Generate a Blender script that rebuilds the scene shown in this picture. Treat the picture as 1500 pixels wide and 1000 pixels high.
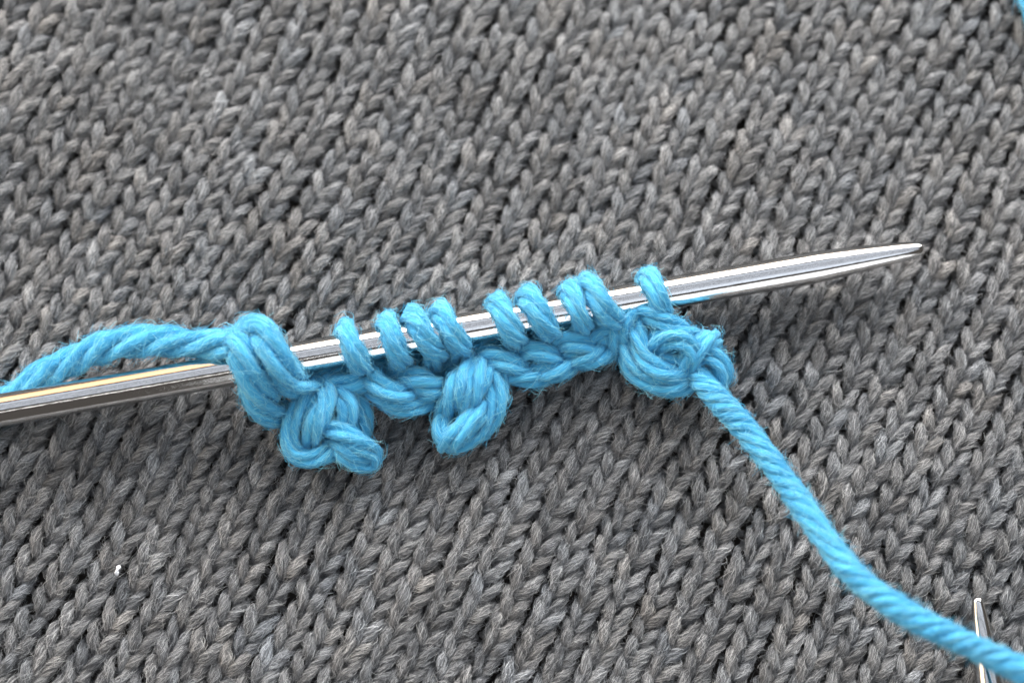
import bpy, math, random
import numpy as np
from mathutils import Vector, Matrix

# ------------------------------------------------------------------ clearing
for o in list(bpy.data.objects):
    bpy.data.objects.remove(o)
sc = bpy.context.scene
C = sc.collection
sc.unit_settings.system = 'METRIC'
sc.unit_settings.scale_length = 0.01          # one unit is one centimetre
rng = np.random.default_rng(11)
random.seed(5)

# ------------------------------------------------------------------ camera
TILT = math.radians(10.0)
DIST = 22.0
LENS = 63.3
cd = bpy.data.cameras.new('camera')
cam = bpy.data.objects.new('camera', cd)
C.objects.link(cam)
cd.sensor_width = 36.0
cd.lens = LENS
cam.location = (0.0, -DIST * math.sin(TILT), DIST * math.cos(TILT))
cam.rotation_euler = (TILT, 0, 0)
cd.clip_start = 0.5
cd.clip_end = 2000.0
cd.dof.use_dof = True
cd.dof.focus_distance = DIST - 0.68
cd.dof.aperture_fstop = 0.09
sc.camera = cam

# ------------------------------------------------------------------ world and lamps
w = bpy.data.worlds.new("World")
sc.world = w
w.use_nodes = True
bg = w.node_tree.nodes['Background']
bg.inputs[0].default_value = (1.0, 0.92, 0.85, 1)
bg.inputs[1].default_value = 0.06


def area_lamp(name, loc, target, sx, sy, radiance, color):
    l = bpy.data.lights.new(name, 'AREA')
    l.shape = 'RECTANGLE'
    l.size, l.size_y = sx, sy
    l.energy = radiance * math.pi * sx * sy
    l.color = color
    o = bpy.data.objects.new(name, l)
    o.location = loc
    d = Vector(target) - Vector(loc)
    o.rotation_euler = d.to_track_quat('-Z', 'Y').to_euler()
    C.objects.link(o)
    return o


# window beyond the top of the photograph: bright daylight
for z0, z1, rad, col in [(4, 8.4, 2.2, (1.0, 0.90, 0.78)), (8.8, 14.2, 6.0, (1.0, 0.98, 0.96)), (14.4, 26, 9.5, (0.985, 0.99, 1.0)),
                         (26.3, 33.8, 4.5, (0.95, 0.97, 1.0))]:
    zc, zs = (z0 + z1) / 2, z1 - z0
    area_lamp('window_stand_in', (14.5, 29, zc), (14.5, 0, zc), 49, zs, rad * 0.9, col)
    area_lamp('window_stand_in', (-43, 29, zc), (-43, 0, zc), 38, zs, rad * 1.35, col)
    # a warm panel added between them, for the orange band on the needle
    area_lamp('window_stand_in', (-17, 29, zc), (-17, 0, zc), 11, zs, 1.0 + rad * 0.05, (1.0, 0.62, 0.35))
# its side light on the left, warmer
area_lamp('window_stand_in', (-62, 8, 29), (0, 8, 29), 46, 44, 2.0, (1.0, 0.80, 0.55))
# cool panels added overhead for bands on the needle, gaps making dark lines
for y0, y1, x0, x1, rad in [(27.3, 42, -58, 58, 0.72), (20.4, 26.0, -58, 58, 0.60), (14.0, 18.3, -58, 58, 0.62), (7.6, 12.0, -58, 58, 0.66),
                            (1.2, 5.5, -58, 58, 0.66), (-6.0, -1.0, -58, 58, 0.70), (-14, -8.3, -58, 58, 0.74),
                            (-24, -15, 3, 55, 0.95), (-36, -25, 3, 55, 1.0)]:
    area_lamp('overhead_panel', ((x0 + x1) / 2, (y0 + y1) / 2, 66), ((x0 + x1) / 2, (y0 + y1) / 2, 0), x1 - x0, y1 - y0,
              rad * 0.85, (0.77, 0.86, 1.0))
# unseen strip (left) and panel (right) behind the camera, added for needle reflections
area_lamp('overhead_panel', (-24, -33, 66), (-24, -33, 0), 50, 2.2, 3.0, (1.0, 0.98, 0.96))
area_lamp('window_stand_in', (30, -62, 33), (30, 0, 33), 54, 58, 1.25, (0.94, 0.97, 1.0))

sc.view_settings.view_transform = 'Standard'
sc.view_settings.look = 'None'
sc.view_settings.exposure = 0.82
sc.view_settings.gamma = 1.0
sc.render.engine = 'CYCLES'
sc.cycles.max_bounces = 6
sc.cycles.diffuse_bounces = 3
try:
    sc.cycles_curves.shape = 'RIBBONS'
    sc.cycles_curves.subdivisions = 2
except Exception:
    pass

# ------------------------------------------------------------------ picture -> place
Rm = cam.rotation_euler.to_matrix()
CL = Vector(cam.location)


def P(px, py, z=0.0):
    """the point of the place at height z that the photograph shows at (px, py) of 1500 x 1000"""
    d = Rm @ Vector(((px - 750) / 1500 * 36 / LENS, -(py - 500) / 1500 * 36 / LENS, -1))
    t = (z - CL.z) / d.z
    p = CL + d * t
    return np.array(p)


# ------------------------------------------------------------------ materials
def nn(nt, t, **kw):
    n = nt.nodes.new(t)
    for k, v in kw.items():
        setattr(n, k, v)
    return n


def mat_base(name):
    m = bpy.data.materials.new(name)
    m.use_nodes = True
    nt = m.node_tree
    return m, nt, nt.nodes['Principled BSDF']


def yarn_material(name, dark, mid, light, bump=0.6, scale=26.0, is_hair=False, hair_gain=1.0, objcol=False,
                  sheen=0.25, sss=0.0):
    m, nt, b = mat_base(name)
    L = nt.links.new
    b.inputs['Roughness'].default_value = 0.85
    b.inputs['Specular IOR Level'].default_value = 0.15
    b.inputs['Sheen Weight'].default_value = sheen
    b.inputs['Sheen Roughness'].default_value = 0.5
    ramp = nn(nt, 'ShaderNodeValToRGB')
    e = ramp.color_ramp.elements
    e[0].position, e[0].color = 0.15, (*dark, 1)
    e[1].position, e[1].color = 0.85, (*light, 1)
    me = ramp.color_ramp.elements.new(0.5)
    me.color = (*mid, 1)
    if is_hair:
        hi = nn(nt, 'ShaderNodeHairInfo')
        L(hi.outputs['Random'], ramp.inputs['Fac'])
    else:
        at = nn(nt, 'ShaderNodeAttribute', attribute_name='fib')
        nz = nn(nt, 'ShaderNodeTexNoise')
        nz.inputs['Scale'].default_value = scale
        nz.inputs['Detail'].default_value = 4
        nz.inputs['Roughness'].default_value = 0.65
        L(at.outputs['Vector'], nz.inputs['Vector'])
        mr = nn(nt, 'ShaderNodeMapRange')
        mr.inputs['From Min'].default_value = 0.25
        mr.inputs['From Max'].default_value = 0.75
        L(nz.outputs['Fac'], mr.inputs['Value'])
        L(mr.outputs['Result'], ramp.inputs['Fac'])
        bp = nn(nt, 'ShaderNodeBump')
        bp.inputs['Strength'].default_value = bump
        bp.inputs['Distance'].default_value = 0.03
        L(nz.outputs['Fac'], bp.inputs['Height'])
        L(bp.outputs['Normal'], b.inputs['Normal'])
    col = ramp.outputs['Color']
    ta = nn(nt, 'ShaderNodeAttribute', attribute_name='tint')
    mx = nn(nt, 'ShaderNodeMix', data_type='RGBA', blend_type='MULTIPLY')
    mx.inputs[0].default_value = 1.0
    L(col, mx.inputs[6])
    L(ta.outputs['Color'], mx.inputs[7])
    col = mx.outputs[2]
    if objcol:
        oi = nn(nt, 'ShaderNodeObjectInfo')
        m2 = nn(nt, 'ShaderNodeMix', data_type='RGBA', blend_type='MULTIPLY')
        m2.inputs[0].default_value = 1.0
        L(col, m2.inputs[6])
        L(oi.outputs['Color'], m2.inputs[7])
        col = m2.outputs[2]
    L(col, b.inputs['Base Color'])
    if sss > 0 and not is_hair:
        b.inputs['Subsurface Weight'].default_value = sss
        b.inputs['Subsurface Radius'].default_value = (0.03, 0.06, 0.08)
        b.inputs['Subsurface Scale'].default_value = 1.0
    if is_hair:                                # thin fibres let part of the light through
        tr = nn(nt, 'ShaderNodeBsdfTranslucent')
        L(col, tr.inputs['Color'])
        ms = nn(nt, 'ShaderNodeMixShader')
        ms.inputs[0].default_value = 0.35
        L(b.outputs[0], ms.inputs[1])
        L(tr.outputs[0], ms.inputs[2])
        L(ms.outputs[0], nt.nodes['Material Output'].inputs['Surface'])
    return m


M_WOOL = yarn_material('grey_wool', (0.07, 0.071, 0.075), (0.18, 0.181, 0.183), (0.32, 0.32, 0.315),
                       bump=0.9, scale=16, objcol=True)
M_WOOLF = yarn_material('grey_wool_fibre', (0.09, 0.09, 0.094), (0.30, 0.302, 0.307), (0.65, 0.65, 0.645),
                        is_hair=True, objcol=True)
M_BLUE = yarn_material('blue_cotton', (0.050, 0.36, 0.64), (0.09, 0.46, 0.71), (0.14, 0.54, 0.75),
                       bump=0.6, scale=20, sheen=0.3)
M_BLUEF = yarn_material('blue_cotton_fibre', (0.09, 0.44, 0.69), (0.16, 0.56, 0.77), (0.32, 0.70, 0.79),
                        is_hair=True, sheen=0.3)


def metal_material():
    m, nt, b = mat_base('polished_steel')
    L = nt.links.new
    b.inputs['Metallic'].default_value = 1.0
    b.inputs['Base Color'].default_value = (0.70, 0.69, 0.68, 1)
    at = nn(nt, 'ShaderNodeAttribute', attribute_name='fib')
    nz = nn(nt, 'ShaderNodeTexNoise')
    nz.inputs['Scale'].default_value = 6.0
    nz.inputs['Detail'].default_value = 5
    L(at.outputs['Vector'], nz.inputs['Vector'])
    mr = nn(nt, 'ShaderNodeMapRange')
    mr.inputs['From Min'].default_value = 0.35
    mr.inputs['From Max'].default_value = 0.75
    mr.inputs['To Min'].default_value = 0.045
    mr.inputs['To Max'].default_value = 0.13
    L(nz.outputs['Fac'], mr.inputs['Value'])
    L(mr.outputs['Result'], b.inputs['Roughness'])
    n2 = nn(nt, 'ShaderNodeTexNoise')
    n2.inputs['Scale'].default_value = 40.0
    n2.inputs['Detail'].default_value = 3
    L(at.outputs['Vector'], n2.inputs['Vector'])
    bp = nn(nt, 'ShaderNodeBump')
    bp.inputs['Strength'].default_value = 0.08
    bp.inputs['Distance'].default_value = 0.004
    L(n2.outputs['Fac'], bp.inputs['Height'])
    L(bp.outputs['Normal'], b.inputs['Normal'])
    return m


M_STEEL = metal_material()


def plain(name, col, rough=0.8):
    m, nt, b = mat_base(name)
    tc = nn(nt, 'ShaderNodeTexCoord')
    nz = nn(nt, 'ShaderNodeTexNoise')
    nz.inputs['Scale'].default_value = 3.0
    nz.inputs['Detail'].default_value = 4
    nt.links.new(tc.outputs['Object'], nz.inputs['Vector'])
    rp = nn(nt, 'ShaderNodeValToRGB')
    rp.color_ramp.elements[0].color = (*[c * 0.75 for c in col], 1)
    rp.color_ramp.elements[1].color = (*[min(1, c * 1.2) for c in col], 1)
    nt.links.new(nz.outputs['Fac'], rp.inputs['Fac'])
    nt.links.new(rp.outputs['Color'], b.inputs['Base Color'])
    b.inputs['Roughness'].default_value = rough
    return m


# ------------------------------------------------------------------ tubes
def spline(pts, n):
    """centripetal-ish Catmull-Rom through pts (k,d), n samples even in arc length"""
    p = np.asarray(pts, float)
    p = np.vstack([2 * p[0] - p[1], p, 2 * p[-1] - p[-2]])
    out = []
    for i in range(1, len(p) - 2):
        t = np.linspace(0, 1, 24, endpoint=False)[:, None]
        a, b, c, d = p[i - 1], p[i], p[i + 1], p[i + 2]
        out.append(0.5 * (2 * b + (c - a) * t + (2 * a - 5 * b + 4 * c - d) * t ** 2 + (3 * b - a - 3 * c + d) * t ** 3))
    out.append(p[-2][None])
    q = np.vstack(out)
    s = np.concatenate([[0], np.cumsum(np.linalg.norm(np.diff(q[:, :3], axis=0), axis=1))])
    ss = np.linspace(0, s[-1], n)
    return np.stack([np.interp(ss, s, q[:, k]) for k in range(q.shape[1])], 1), s[-1]


def frames(c, n0):
    t = np.gradient(c, axis=0)
    t /= np.linalg.norm(t, axis=1)[:, None]
    N = np.zeros_like(c)
    n = np.array(n0, float)
    for i in range(len(c)):
        n = n - t[i] * n.dot(t[i])
        l = np.linalg.norm(n)
        n = n / l if l > 1e-6 else np.cross(t[i], [0.3, 0.7, 0.5])
        N[i] = n
    B = np.cross(t, N)
    return t, N, B


class Tube:
    """a yarn: centre line, frames, scalloped section of plies that turn along it"""

    def __init__(self, pts, radius, n0=(0, 0, 1), plies=5, lead=1.2, flat=1.0, step=0.03, depth=1.0, phase=None,
                 rad_scale=None):
        pts = np.asarray(pts, float)
        ln = np.linalg.norm(np.diff(pts, axis=0), axis=1).sum()
        self.c, self.len = spline(pts, max(8, int(ln / step)))
        self.t, self.N, self.B = frames(self.c, n0)
        self.R, self.plies, self.lead, self.flat, self.depth = radius, plies, lead, flat, depth
        self.s = np.linspace(0, self.len, len(self.c))
        self.phase = rng.uniform(0, 6.28) if phase is None else phase
        # slow unevenness of the spinning
        k = np.arange(1, 5)[:, None]
        amp = rng.normal(0, 0.035, (4, 1))
        ph = rng.uniform(0, 6.28, (4, 1))
        self.wob = 1 + (amp * np.sin(k * self.s[None] * 2.1 + ph)).sum(0)
        if rad_scale is not None:
            x = np.linspace(0, 1, len(rad_scale))
            self.wob = self.wob * np.interp(np.linspace(0, 1, len(self.s)), x, rad_scale)

    def tw(self, s):
        # the plies turn a little faster here and slower there
        return 2 * np.pi * (s + 0.11 * np.sin(1.9 * s + self.phase) + 0.05 * np.sin(4.7 * s + 2 * self.phase)) / self.lead

    def prof(self, th, s):
        n = self.plies
        a = 2 * np.pi / n
        d = (th - self.phase - self.tw(s)) % a - a / 2
        ar = 0.60
        br = max(0.38, ar * math.sin(math.pi / n) * 1.03)
        x = br * br - (ar * np.sin(d)) ** 2
        r = (ar * np.cos(d) + np.sqrt(np.maximum(x, 0.0)))
        r = r / (ar + br)
        return 1 - (1 - r) * self.depth

    def at(self, s, th, lift):
        """surface point(s); th in the section, lift in units of length above the surface"""
        i = np.interp(s, self.s, np.arange(len(self.s)))
        i0 = np.clip(np.floor(i).astype(int), 0, len(self.s) - 2)
        f = (i - i0)[..., None]
        g = lambda A: A[i0] * (1 - f) + A[i0 + 1] * f
        c, N, B = g(self.c), g(self.N), g(self.B)
        r = self.R * self.prof(th, s) * (self.wob[i0]) + lift
        return c + (r * np.cos(th) * self.flat)[..., None] * N + (r * np.sin(th))[..., None] * B

    def mesh_arrays(self, sides):
        m = len(self.s)
        th = np.linspace(0, 2 * np.pi, sides, endpoint=False)
        S, T = np.meshgrid(self.s, th, indexing='ij')
        # the section turns with the plies so the grooves stay on vertices
        T2 = T + self.phase + self.tw(S)
        v = self.at(S, T2, np.zeros_like(S))
        # rounded ends
        fib = np.stack([np.cos(T) * self.R * 3.5, np.sin(T) * self.R * 3.5, S * 0.22 + self.phase * 3], -1)
        v, fib = v.reshape(-1, 3), fib.reshape(-1, 3)
        i, j = np.meshgrid(np.arange(m - 1), np.arange(sides), indexing='ij')
        j2 = (j + 1) % sides
        f = np.stack([i * sides + j, i * sides + j2, (i + 1) * sides + j2, (i + 1) * sides + j], -1).reshape(-1, 4)
        # end caps as fans pulled out a little
        e0 = self.c[0] - self.t[0] * self.R * 0.5
        e1 = self.c[-1] + self.t[-1] * self.R * 0.5
        k = len(v)
        v = np.vstack([v, e0, e1])
        fib = np.vstack([fib, fib[:1] * [0, 0, 1], fib[-1:] * [0, 0, 1]])
        jj = np.arange(sides)
        tri0 = np.stack([np.full(sides, k), (jj + 1) % sides, jj], -1)
        o = (m - 1) * sides
        tri1 = np.stack([np.full(sides, k + 1), o + jj, o + (jj + 1) % sides], -1)
        return v, f, np.vstack([tri0, tri1]), fib

    def fibres(self, n, length, lift, curl, npt=5, fly=False, keep=None):
        s0 = rng.uniform(0, self.len, n)
        th0 = rng.uniform(0, 2 * np.pi, n)
        L = length * rng.uniform(0.5, 1.4, n)
        u = np.linspace(0, 1, npt)[None]
        sg = np.where(rng.random(n) < 0.5, -1, 1)[:, None]
        wob = np.cumsum(rng.normal(0, curl, (n, npt)), 1) * 0.5
        S = s0[:, None] + sg * L[:, None] * u
        S = np.clip(S, 0, self.len)
        T = th0[:, None] + self.tw(S) - self.tw(s0[:, None]) + wob
        if fly:
            H = lift * (0.15 + rng.uniform(0.3, 1.3, (n, 1))) * u ** 1.2 - 0.012
            H = H + np.cumsum(rng.normal(0, lift * 0.12, (n, npt)), 1) * u
        else:
            H = lift * np.sin(np.pi * (0.1 + 0.8 * u)) * rng.uniform(0.3, 1.3, (n, 1)) - 0.008 * (2 * u - 1) ** 4
        pos = self.at(S, T, H)
        if fly:
            pos = pos + np.cumsum(rng.normal(0, lift * 0.16, (n, npt, 3)), 1) * u[..., None]
        if keep is not None:
            k = keep(pos)
            pos = pos[k]
        return pos


def mesh_from(name, v, quads, tris, attrs=None, mat=None, smooth=True):
    me = bpy.data.meshes.new(name)
    nq, nt_ = len(quads), len(tris)
    me.vertices.add(len(v))
    me.vertices.foreach_set('co', np.asarray(v, np.float32).ravel())
    me.loops.add(nq * 4 + nt_ * 3)
    me.loops.foreach_set('vertex_index', np.concatenate([np.asarray(quads).ravel(), np.asarray(tris).ravel()]).astype(np.int32))
    me.polygons.add(nq + nt_)
    st = np.concatenate([np.arange(nq) * 4, nq * 4 + np.arange(nt_) * 3]).astype(np.int32)
    me.polygons.foreach_set('loop_start', st)
    if smooth:
        me.polygons.foreach_set('use_smooth', np.ones(nq + nt_, bool))
    me.update(calc_edges=True)
    for k, a in (attrs or {}).items():
        at = me.attributes.new(k, 'FLOAT_VECTOR', 'POINT')
        at.data.foreach_set('vector', np.asarray(a, np.float32).ravel())
    if mat:
        me.materials.append(mat)
    return me


def hair_from(name, pos, root, tip, tint, mat):
    n, k, _ = pos.shape
    cu = bpy.data.hair_curves.new(name)
    cu.add_curves([k] * n)
    cu.points.foreach_set('position', np.asarray(pos, np.float32).ravel())
    r = np.broadcast_to(np.linspace(root, tip, k)[None], (n, k)).astype(np.float32).ravel()
    ra = cu.attributes.get('radius') or cu.attributes.new('radius', 'FLOAT', 'POINT')
    ra.data.foreach_set('value', np.ascontiguousarray(r))
    ta = cu.attributes.new('tint', 'FLOAT_VECTOR', 'CURVE')
    ta.data.foreach_set('vector', np.ascontiguousarray(np.broadcast_to(tint, (n, 3)).astype(np.float32)).ravel())
    cu.materials.append(mat)
    return cu


def link(name, data, parent=None, loc=None, **props):
    o = bpy.data.objects.new(name, data)
    C.objects.link(o)
    if parent is not None:
        o.parent = parent
    if loc is not None:
        o.location = loc
    for k, v in props.items():
        o[k] = v
    return o


# ------------------------------------------------------------------ dark backing sheet under the fabric, added to block light
tm = plain('backing_dark', (0.05, 0.042, 0.036))
v = [(-30, -24, -0.34), (30, -24, -0.34), (30, 30, -0.34), (-30, 30, -0.34)]
link('backing_sheet', mesh_from('backing_sheet', v, [(0, 1, 2, 3)], np.zeros((0, 3), int), mat=tm, smooth=False),
     kind='structure')

# ------------------------------------------------------------------ grey knitted fabric
SW, SH = 45.4, 30.6                            # a stitch in pixels of the photograph: across and along
u_dir = P(750 + 100 * math.cos(math.radians(28)), 500 + 100 * math.sin(math.radians(28))) - P(750, 500)
v_dir = P(750 + 100 * math.cos(math.radians(61.5)), 500 - 100 * math.sin(math.radians(61.5))) - P(750, 500)
uv = u_dir / 100 * SW
vv = v_dir / 100 * SH
Wc, Hc = np.linalg.norm(uv), np.linalg.norm(vv)
uh, vh = uv / Wc, vv / Hc
zh = np.array([0, 0, 1.0])


def stitch_path(jit):
    """one stockinette stitch in (across, along, up), ends meeting its neighbours behind"""
    left = [(-0.50, -0.90, -0.13), (-0.22, -0.86, -0.10), (-0.045, -0.76, -0.04), (-0.090, -0.46, 0.030), (-0.225, 0.03, 0.078),
            (-0.355, 0.50, 0.048), (-0.390, 0.78, -0.03), (-0.23, 0.92, -0.11), (0.0, 0.94, -0.13)]
    right = [(0.23, 0.92, -0.11), (0.355, 0.78, -0.03), (0.325, 0.50, 0.048), (0.225, 0.03, 0.078),
             (0.120, -0.46, 0.030), (0.085, -0.76, -0.04), (0.22, -0.86, -0.10), (0.50, -0.90, -0.13)]
    full = left + right
    p = np.array(full)
    p = p + rng.normal(0, 1, p.shape) * np.array([0.022, 0.04, 0.012]) * jit
    return p


NV = 40
RW = 0.0595
variants = []
for k in range(NV):
    p = stitch_path(1.0)
    q = p[:, :1] * uv + p[:, 1:2] * vv + p[:, 2:] * zh
    n = len(q)
    rs = np.array([0.75, 0.7, 0.62, 0.85, 1.08, 0.84, 0.55, 0.55, 0.6])
    rs = np.concatenate([rs, rs[-2::-1]]) * rng.uniform(0.93, 1.07)
    tb = Tube(q, RW, plies=3, lead=rng.uniform(0.7, 1.1), step=0.055, depth=0.5, rad_scale=rs)
    vtx, quads, tris, fib = tb.mesh_arrays(12)
    fib = fib + rng.uniform(0, 9, 3)
    front = lambda pos: pos[:, 0, 2] > -0.03
    lay = tb.fibres(680, 0.14, 0.024, 0.5, npt=4, keep=front)
    fly = tb.fibres(300, 0.15, 0.05, 1.1, npt=5, fly=True, keep=front)
    stray = tb.fibres(55, 0.30, 0.085, 1.3, npt=5, fly=True, keep=front)
    fly = np.concatenate([fly, stray])
    variants.append((tb, vtx, quads, tris, fib, lay, fly))

# where each stitch lies
cells = []
for i in range(-40, 41):
    for j in range(-60, 61):
        p0 = uv * i + vv * j
        x, y = p0[0], p0[1]
        if abs(x) < 10.0 and -7.0 < y < 7.6:
            cells.append((i, j))
cells = np.array(cells)


def drape(x, y):
    return (0.05 * np.sin(x * 0.55 + 0.6) * np.cos(y * 0.6 - 0.3) + 0.03 * np.sin(1.3 * x - 0.9 * y) + 0.025 * np.sin(0.8 * x + 1.9 * y + 1))


pos0 = cells[:, :1] * uv + cells[:, 1:] * vv
warp = np.stack([0.075 * np.sin(pos0[:, 1] * 1.1 + 0.4 * pos0[:, 0]) + 0.03 * np.sin(2.3 * pos0[:, 0]),
                 0.07 * np.sin(pos0[:, 0] * 0.9 - 0.5 * pos0[:, 1]) + 0.03 * np.cos(2.7 * pos0[:, 1])], 1)
row_off = {}
base = pos0.copy()
base[:, :2] += warp + rng.normal(0, 0.013, (len(base), 2))
base[:, 2] = drape(base[:, 0], base[:, 1]) + rng.normal(0, 0.014, len(base))
rotz = rng.normal(0, 0.065, len(base)) + 0.05 * np.sin(base[:, 0] * 0.7 + base[:, 1] * 0.4)
scl = rng.normal(1.0, 0.05, len(base))
vid = rng.integers(0, NV, len(base))
g = np.exp(rng.normal(0, 0.10, len(base)))
hue = rng.normal(-0.004, 0.011, len(base))
tints = np.stack([g * (1 + hue), g, g * (1 - hue)], 1)


def xform(a, i):
    c, s = math.cos(rotz[i]), math.sin(rotz[i])
    Rz = np.array([[c, -s, 0], [s, c, 0], [0, 0, 1]]) * scl[i]
    return a @ Rz.T + base[i]


# the stitches that show largest: inside the frame, nearest to the camera
inv = Rm.transposed()
depth = []
for i in range(len(base)):
    q = inv @ (Vector(base[i]) - CL)
    px = 750 + q.x / -q.z * LENS / 36 * 1500
    py = 500 - q.y / -q.z * LENS / 36 * 1500
    depth.append(-q.z if (18 < px < 1482 and 18 < py < 985) else 1e6)
depth = np.array(depth)
near = set(np.argsort(depth)[:298].tolist())

fabric = link('knitted_fabric', None, loc=(0, 0, 0),
              label='grey heather wool stockinette fabric lying flat under the needle and blue knitting', category='knitted fabric')
vmesh = []
for k, (tb, vtx, quads, tris, fib, lay, fly) in enumerate(variants):
    legt = np.exp(rng.normal(0, 0.07, (2, 1))) * (1 + rng.normal(0, 0.011, (2, 1)) * np.array([[1, 0.1, -1]]))
    vt = legt[(vtx @ uh > 0).astype(int)]
    me = mesh_from('stitch', vtx, quads, tris, {'fib': fib, 'tint': vt}, M_WOOL)
    n1, n2 = len(lay), len(fly)
    lay5 = np.concatenate([lay, lay[:, -1:]], 1) if False else lay
    # fibres of both kinds resampled to five points
    t4 = np.linspace(0, 3, 5)
    a = np.floor(np.minimum(t4, 2.999)).astype(int)
    f = (t4 - a)[None, :, None]
    lay5 = lay[:, a] * (1 - f) + lay[:, a + 1] * f
    allf = np.concatenate([lay5, fly])
    ft = legt[(allf[:, 0] @ uh > 0).astype(int)] * np.exp(rng.normal(0, 0.12, (len(allf), 1)))
    variants[k] = variants[k] + (allf, vt, ft)
    hc = hair_from('fuzz', allf, 0.0025, 0.0011, ft, M_WOOLF)
    vmesh.append((me, hc))
for i in sorted(near):
    me, hc = vmesh[vid[i]]
    o = link('stitch', me, fabric, loc=base[i])
    o.rotation_euler = (0, 0, rotz[i])
    o.scale = (scl[i],) * 3
    o.color = (*tints[i], 1)
    h = link('fuzz', hc, o)
    h.color = (*tints[i], 1)
V, Q, T, F, TI, HF, HT = [], [], [], [], [], [], []
off = 0
for i in range(len(base)):
    if i in near:
        continue
    tb, vtx, quads, tris, fib, lay, fly, allf, vt, ft = variants[vid[i]]
    V.append(xform(vtx, i)); Q.append(quads + off); T.append(tris + off); F.append(fib + (i * 1.37) % 50)
    TI.append(vt * tints[i])
    if abs(base[i][0]) > 7.1 + 0.06 * base[i][1] or not -4.9 < base[i][1] < 5.1:
        allf, ft = allf[::4], ft[::4]          # lighter nap out towards the edges of the cloth
    HF.append(xform(allf, i)); HT.append(ft * tints[i])
    off += len(vtx)
mass = link('stitches', mesh_from('stitches', np.vstack(V), np.vstack(Q), np.vstack(T),
                                  {'fib': np.vstack(F), 'tint': np.vstack(TI)}, M_WOOL), fabric, kind='stuff')
link('fuzz', hair_from('fuzz', np.concatenate(HF), 0.0025, 0.0011, np.concatenate(HT), M_WOOLF), mass, kind='stuff')


# ------------------------------------------------------------------ needles
def needle(name, p0, p1, prof, label, group):
    """p0 the blunt far end, p1 the tip; prof: (distance from the tip, radius)"""
    p0, p1 = np.array(p0), np.array(p1)
    ax = p1 - p0
    Ln = np.linalg.norm(ax)
    ax = ax / Ln
    n = np.cross(ax, [0, 0, 1.0]); n /= np.linalg.norm(n)
    b = np.cross(n, ax)
    sides = 48
    th = np.linspace(0, 2 * np.pi, sides, endpoint=False)
    rings, fib = [], []
    for d, r in prof:
        c = p1 - ax * d
        rings.append(c + r * (np.cos(th)[:, None] * n + np.sin(th)[:, None] * b))
        fib.append(np.stack([np.cos(th) * 1.5, np.sin(th) * 1.5, np.full(sides, d * 0.25)], 1))
    v = np.vstack(rings) - p0; fib = np.vstack(fib)
    m = len(prof)
    i, j = np.meshgrid(np.arange(m - 1), np.arange(sides), indexing='ij')
    j2 = (j + 1) % sides
    q = np.stack([i * sides + j, (i + 1) * sides + j, (i + 1) * sides + j2, i * sides + j2], -1).reshape(-1, 4)
    k = len(v)
    v = np.vstack([v, p1 - p0, p1 - ax * prof[-1][0] - p0])
    fib = np.vstack([fib, fib[:1], fib[-1:]])
    jj = np.arange(sides)
    t = np.vstack([np.stack([np.full(sides, k), jj, (jj + 1) % sides], -1),
                   np.stack([np.full(sides, k + 1), (m - 1) * sides + (jj + 1) % sides, (m - 1) * sides + jj], -1)])
    o = link(name, mesh_from(name, v, q, t, {'fib': fib}, M_STEEL), loc=p0, label=label, category='knitting needle', group=group)
    return o


NR = 0.192


def taper(r, tip, tl, length):
    pr = [(0.004, tip * 0.35), (0.015, tip * 0.66), (0.04, tip * 0.9), (0.08, tip * 1.0)]
    for k in range(1, 13):
        t = k / 12
        e = t ** 0.75
        pr.append((0.08 + t * tl, tip + (r - tip) * (e * (1 - 0.15 * t) + 0.15 * t * (1 - (1 - t) ** 2))))
    n = 30
    for k in range(1, n + 1):
        pr.append((0.08 + tl + (length - tl) * k / n, r))
    return pr


zL, zR = 0.74, 0.50
A0, A1 = P(0, 600.5, zL), P(1353, 363.5, zR)
adir = (A1 - A0) / np.linalg.norm(A1 - A0)
far = A0 - adir * 9.0
LEN = np.linalg.norm(A1 - far)
needle('knitting_needle', far, A1, taper(NR, 0.092, 1.25, LEN),
       'long polished steel needle through the blue loops, tip pointing right', 'steel knitting needles')
B1, B0 = P(1431, 873, 0.27), P(1466, 1110, 0.36)
bdir = (B1 - B0) / np.linalg.norm(B1 - B0)
bfar = B1 - bdir * 9.0
needle('knitting_needle', bfar, B1, taper(0.20, 0.07, 1.4, 9.0),
       'steel needle tip under the blue yarn at the lower right corner', 'steel knitting needles')


def axis_at(px):
    """point of the needle's axis seen at picture column px"""
    lo, hi = 0.0, 1.0
    for _ in range(40):
        m = (lo + hi) / 2
        c = A0 + (A1 - A0) * m
        q = inv @ (Vector(c) - CL)
        x = 750 + q.x / -q.z * LENS / 36 * 1500
        if x < px: lo = m
        else: hi = m
    return A0 + (A1 - A0) * lo


perp = np.cross([0, 0, 1.0], adir); perp /= np.linalg.norm(perp)     # towards the top of the picture
upn = np.cross(adir, perp)

# ------------------------------------------------------------------ blue knitting
work = link('knitting', None, loc=P(700, 560, 0.2),
            label='bright blue cotton picot cast-on hanging from the steel needle', category='knitting')
wl = np.array(work.location)
SIDES = 50


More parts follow.
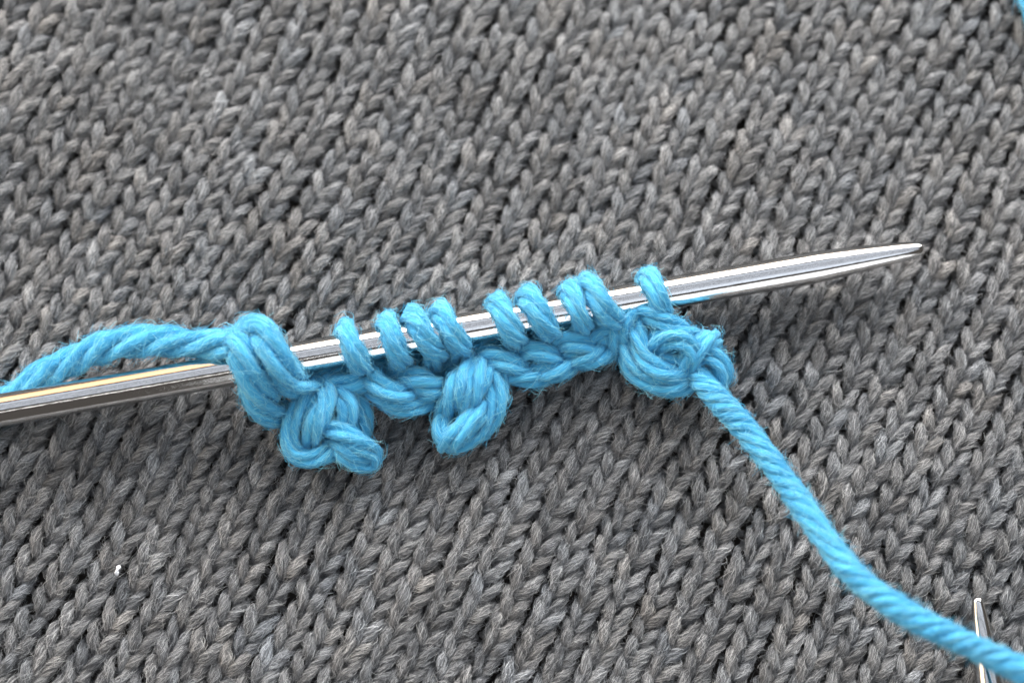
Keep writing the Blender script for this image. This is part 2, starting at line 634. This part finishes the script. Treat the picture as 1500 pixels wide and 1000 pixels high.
def yarn_part(name, tubes, parent, fz=1.0, fly=1.0, part=True, label=None):
    """one part from one or more tubes, with its own fuzz as sub-part"""
    V, Q, T, F, H = [], [], [], [], []
    off = 0
    for tb in tubes:
        v, q, t, fb = tb.mesh_arrays(SIDES)
        V.append(v - wl); Q.append(q + off); T.append(t + off); F.append(fb); off += len(v)
        n = int(tb.len * tb.R * 1900 * fz)
        a = tb.fibres(n, 0.24, 0.016, 0.26, npt=5)
        b = tb.fibres(int(tb.len * tb.R * 1600 * fly), 0.19, 0.065, 0.8, npt=5, fly=True)
        H += [a - wl, b - wl]
    v = np.vstack(V)
    o = link(name, mesh_from(name, v, np.vstack(Q), np.vstack(T), {'fib': np.vstack(F), 'tint': np.ones_like(v)}, M_BLUE), parent)
    if label:
        o['label'] = label
    h = np.concatenate(H)
    link('fuzz', hair_from('fuzz', h, 0.0036, 0.0014, np.ones(3), M_BLUEF), o)
    return o


def strand(pts, width=33, **kw):
    q = [P(*p) for p in pts]
    r = width / 2 / 120
    kw.setdefault('lead', 2.0)
    kw['lead'] = -kw['lead']
    kw.setdefault('plies', 4)
    kw.setdefault('flat', 0.9)
    return Tube(q, r, **kw)


# tail lying behind the needle on the left
yarn_part('yarn_tail', [strand([(-150, 628, 0.18), (-40, 607, 0.20), (16, 585, 0.28), (60, 553, 0.44), (112, 526, 0.56), (162, 506, 0.64), (224, 499, 0.70),
                                (290, 505, 0.76), (322, 505, 0.86), (342, 506, 0.94)], 44, lead=1.9, plies=4)], work,
          label='blue yarn tail curving away to the left behind the needle')
# working yarn leaving to the lower right
yarn_part('working_yarn', [strand([(1000, 528, 0.42), (1018, 548, 0.5), (1048, 581, 0.66), (1098, 636, 0.78), (1158, 716, 1.0), (1208, 788, 1.25),
                                   (1258, 848, 1.45), (1330, 899, 1.62), (1420, 944, 1.72), (1520, 992, 1.75), (1640, 1050, 1.75)], 34.0,
                                  lead=1.05, plies=5, depth=0.7)], work, fz=1.0, fly=0.9,
          label='tightly twisted working yarn running off to the lower right')


def loop(px, bot, zb, width, slant=10, rc=0.272, flat=0.62, end=(-8, -6), plies=4, lead=1.7, double=0, hi=0.0):
    """a loop over the needle: up its near side, over, down behind"""
    pts = [P(bot[0] + slant * 0.2, bot[1] + 14, zb - 0.16), P(bot[0], bot[1], zb)]
    c = axis_at(px)
    for a, sh in ((12, 0.35), (42, 0.22), (75, 0.05), (105, -0.08), (138, -0.22), (172, -0.34), (210, -0.36), (250, -0.3), (285, -0.2)):
        a_ = math.radians(a)
        r = rc + hi * max(0, math.sin(a_))
        pts.append(c + adir * sh * slant / 60 - perp * math.cos(a_) * r + upn * math.sin(a_) * r)
    pts.append(P(bot[0] + end[0], bot[1] + end[1], zb - 0.33))
    return Tube(pts, width * 0.95 / 2 / 120, n0=(0, -0.4, 1), plies=plies, lead=-lead, flat=flat)


LOOPS = [(517, (524, 540), 0.44, 34, 12), (576, (581, 540), 0.44, 33, 10), (620, (632, 540), 0.44, 36, 22), (658, (664, 528), 0.44, 36, 18),
         (740, (748, 512), 0.42, 33, 16), (787, (797, 495), 0.42, 38, 20), (842, (846, 490), 0.42, 30, 10), (876, (884, 472), 0.42, 38, 22),
         (958, (968, 474), 0.44, 32, 10)]
# the thick end stitch with the tail
yarn_part('loop', [strand([(325, 504, 0.66), (336, 502, 0.86), (347, 507, 0.99), (358, 526, 1.00), (370, 554, 0.88), (385, 588, 0.64), (398, 606, 0.46),
                           (416, 604, 0.30)], 50, lead=2.2, flat=0.8, rad_scale=[0.8, 0.9, 0.95, 1.05, 1.1, 1.0]),
                   strand([(352, 500, 0.50), (364, 487, 0.82), (382, 488, 1.00), (396, 508, 1.05), (408, 534, 0.97), (424, 557, 0.75), (448, 566, 0.52),
                           (466, 560, 0.34)], 52, lead=2.2, flat=0.8, rad_scale=[0.8, 0.9, 1.0, 1.05, 1.0, 0.85])], work,
          label='thick double end loop where the tail joins')
for a in LOOPS:
    yarn_part('loop', [loop(*a)], work)

# chain edge below the needle
CH = [([(470, 572, 0.40), (490, 562, 0.52), (518, 562, 0.56), (545, 552, 0.45), (560, 540, 0.3)], 28),
      ([(532, 535, 0.42), (545, 552, 0.58), (566, 572, 0.62), (592, 580, 0.56), (612, 572, 0.36)], 30),
      ([(530, 555, 0.36), (552, 578, 0.48), (582, 594, 0.52), (614, 594, 0.46), (642, 584, 0.30)], 26),
      ([(580, 548, 0.40), (603, 553, 0.56), (630, 564, 0.58), (655, 572, 0.40)], 32),
      ([(598, 572, 0.36), (622, 580, 0.48), (648, 580, 0.36)], 24),
      ([(700, 520, 0.40), (722, 523, 0.56), (748, 534, 0.58), (776, 550, 0.42)], 30),
      ([(725, 546, 0.36), (752, 550, 0.48), (782, 553, 0.50), (808, 550, 0.36)], 26),
      ([(757, 520, 0.40), (778, 514, 0.56), (800, 521, 0.58), (822, 536, 0.42)], 30),
      ([(770, 538, 0.36), (796, 546, 0.50), (822, 540, 0.52), (848, 526, 0.38)], 28),
      ([(803, 508, 0.40), (826, 499, 0.56), (850, 505, 0.58), (880, 520, 0.42)], 30),
      ([(818, 524, 0.36), (846, 526, 0.52), (872, 522, 0.52), (900, 508, 0.38)], 30),
      ([(858, 506, 0.40), (874, 490, 0.54), (892, 488, 0.54), (905, 500, 0.40)], 28)]
for p, wd in CH:
    yarn_part('edge_strand', [strand(p, wd * 1.08, lead=1.9, rad_scale=[0.8, 1.0, 1.05, 1.0, 0.8])], work)

# connecting strand running behind the needle between two groups of loops
yarn_part('edge_strand', [strand([(655, 520, 0.34), (680, 508, 0.44), (715, 500, 0.46), (745, 490, 0.40)], 10, plies=2, lead=0.8)], work)
yarn_part('edge_strand', [strand([(425, 556, 0.38), (460, 549, 0.42), (505, 538, 0.42), (560, 526, 0.4), (610, 518, 0.38)], 22, lead=1.6)], work)


def picot(strands, loc, label):
    e = link('picot', None, work, loc=np.array(P(*loc)) - wl, label=label)
    el = np.array(P(*loc))
    H = []
    for p, wd in strands:
        tb = strand(p, wd * 1.03, lead=1.9, rad_scale=rng.uniform(0.85, 1.12, 6))
        v, q, t, fb = tb.mesh_arrays(SIDES)
        link('strand', mesh_from('strand', v - el, q, t, {'fib': fb, 'tint': np.ones_like(v)}, M_BLUE), e)
        H.append(tb.fibres(int(tb.len * tb.R * 1900), 0.24, 0.016, 0.26) - el)
        H.append(tb.fibres(int(tb.len * tb.R * 1600), 0.19, 0.065, 0.8, fly=True) - el)
    link('fuzz', hair_from('fuzz', np.concatenate(H), 0.0036, 0.0014, np.ones(3), M_BLUEF), e)


picot([([(474, 556, 0.42), (456, 576, 0.56), (436, 604, 0.56), (424, 636, 0.50), (433, 664, 0.46), (460, 670, 0.46), (486, 658, 0.44), (492, 636, 0.30)], 30),
       ([(484, 556, 0.46), (479, 584, 0.64), (468, 612, 0.66), (458, 636, 0.52), (452, 654, 0.30)], 32),
       ([(486, 566, 0.40), (502, 578, 0.54), (510, 600, 0.58), (502, 624, 0.48), (484, 640, 0.30)], 34),
       ([(506, 572, 0.34), (526, 592, 0.38), (530, 624, 0.34), (520, 652, 0.24)], 30),
       ([(470, 618, 0.44), (496, 632, 0.60), (524, 648, 0.58), (545, 664, 0.44), (541, 680, 0.36), (518, 674, 0.50), (500, 656, 0.54), (486, 640, 0.38)], 30)],
      (480, 620, 0.2), 'wide leftmost picot knot with two hanging ends of loops')
picot([([(702, 528, 0.46), (684, 544, 0.62), (668, 570, 0.66), (660, 592, 0.54), (650, 606, 0.32)], 32),
       ([(714, 530, 0.44), (704, 548, 0.62), (694, 574, 0.64), (682, 594, 0.52), (672, 604, 0.30)], 32),
       ([(712, 528, 0.40), (726, 550, 0.52), (728, 582, 0.54), (720, 610, 0.50), (702, 634, 0.46), (676, 648, 0.44), (654, 644, 0.44), (645, 628, 0.46),
         (652, 612, 0.42), (668, 604, 0.30)], 30),
       ([(722, 584, 0.36), (704, 602, 0.56), (684, 622, 0.60), (664, 640, 0.56), (648, 652, 0.36)], 32)],
      (690, 590, 0.2), 'small folded picot in the middle')
picot([([(922, 455, 0.46), (944, 455, 0.64), (966, 467, 0.70), (988, 480, 0.64), (1008, 492, 0.52), (1020, 505, 0.36)], 32),
       ([(948, 458, 0.40), (926, 462, 0.58), (910, 478, 0.60), (904, 498, 0.52), (908, 516, 0.34)], 38),
       ([(918, 474, 0.42), (917, 500, 0.52), (928, 538, 0.52), (956, 562, 0.50), (990, 567, 0.50), (1020, 556, 0.40)], 30),
       ([(936, 464, 0.50), (934, 492, 0.62), (944, 522, 0.62), (966, 543, 0.60), (994, 549, 0.56), (1016, 540, 0.44)], 29),
       ([(952, 512, 0.48), (964, 500, 0.62), (986, 495, 0.72), (1006, 503, 0.72), (1013, 520, 0.64), (1002, 536, 0.46)], 30),
       ([(992, 548, 0.46), (1010, 529, 0.62), (1024, 511, 0.68), (1038, 497, 0.62), (1046, 496, 0.44), (1040, 510, 0.34)], 27),
       ([(1016, 522, 0.40), (1040, 521, 0.54), (1057, 538, 0.56), (1056, 558, 0.48), (1038, 566, 0.36)], 31),
       ([(950, 486, 0.34), (968, 512, 0.48), (984, 524, 0.50), (1000, 524, 0.40)], 36)],
      (980, 510, 0.2), 'large knotted picot on the right where the working yarn leaves')

# a loose strand that just enters the corner of the picture
wl_keep = wl
wl = P(1512, -10, 0.3)
corner = link('yarn_strand', None, loc=wl, label='teal blue yarn just showing in the upper right corner', category='yarn')
yarn_part('strand', [strand([(1480, -90, 0.3), (1506, -40, 0.32), (1513, 5, 0.32), (1534, 50, 0.3), (1580, 90, 0.28)], 38, lead=1.2, plies=5)], corner)
wl = wl_keep

# white lint caught in the wool
lp = P(172, 833, 0.17)
lt = Tube([P(175, 828, 0.17), P(173, 832, 0.19), P(171, 837, 0.185), P(172, 841, 0.17)], 0.024, plies=3, lead=0.2, step=0.006,
          rad_scale=[0.7, 1.2, 0.7, 1.3, 0.8])
v, q, t, fb = lt.mesh_arrays(18)
ml = plain('white_lint', (0.85, 0.86, 0.9))
link('lint_fleck', mesh_from('lint_fleck', v - lp, q, t, {'fib': fb}, ml), loc=lp,
     label='tiny white fleck of lint caught in the grey wool at the lower left', category='lint')
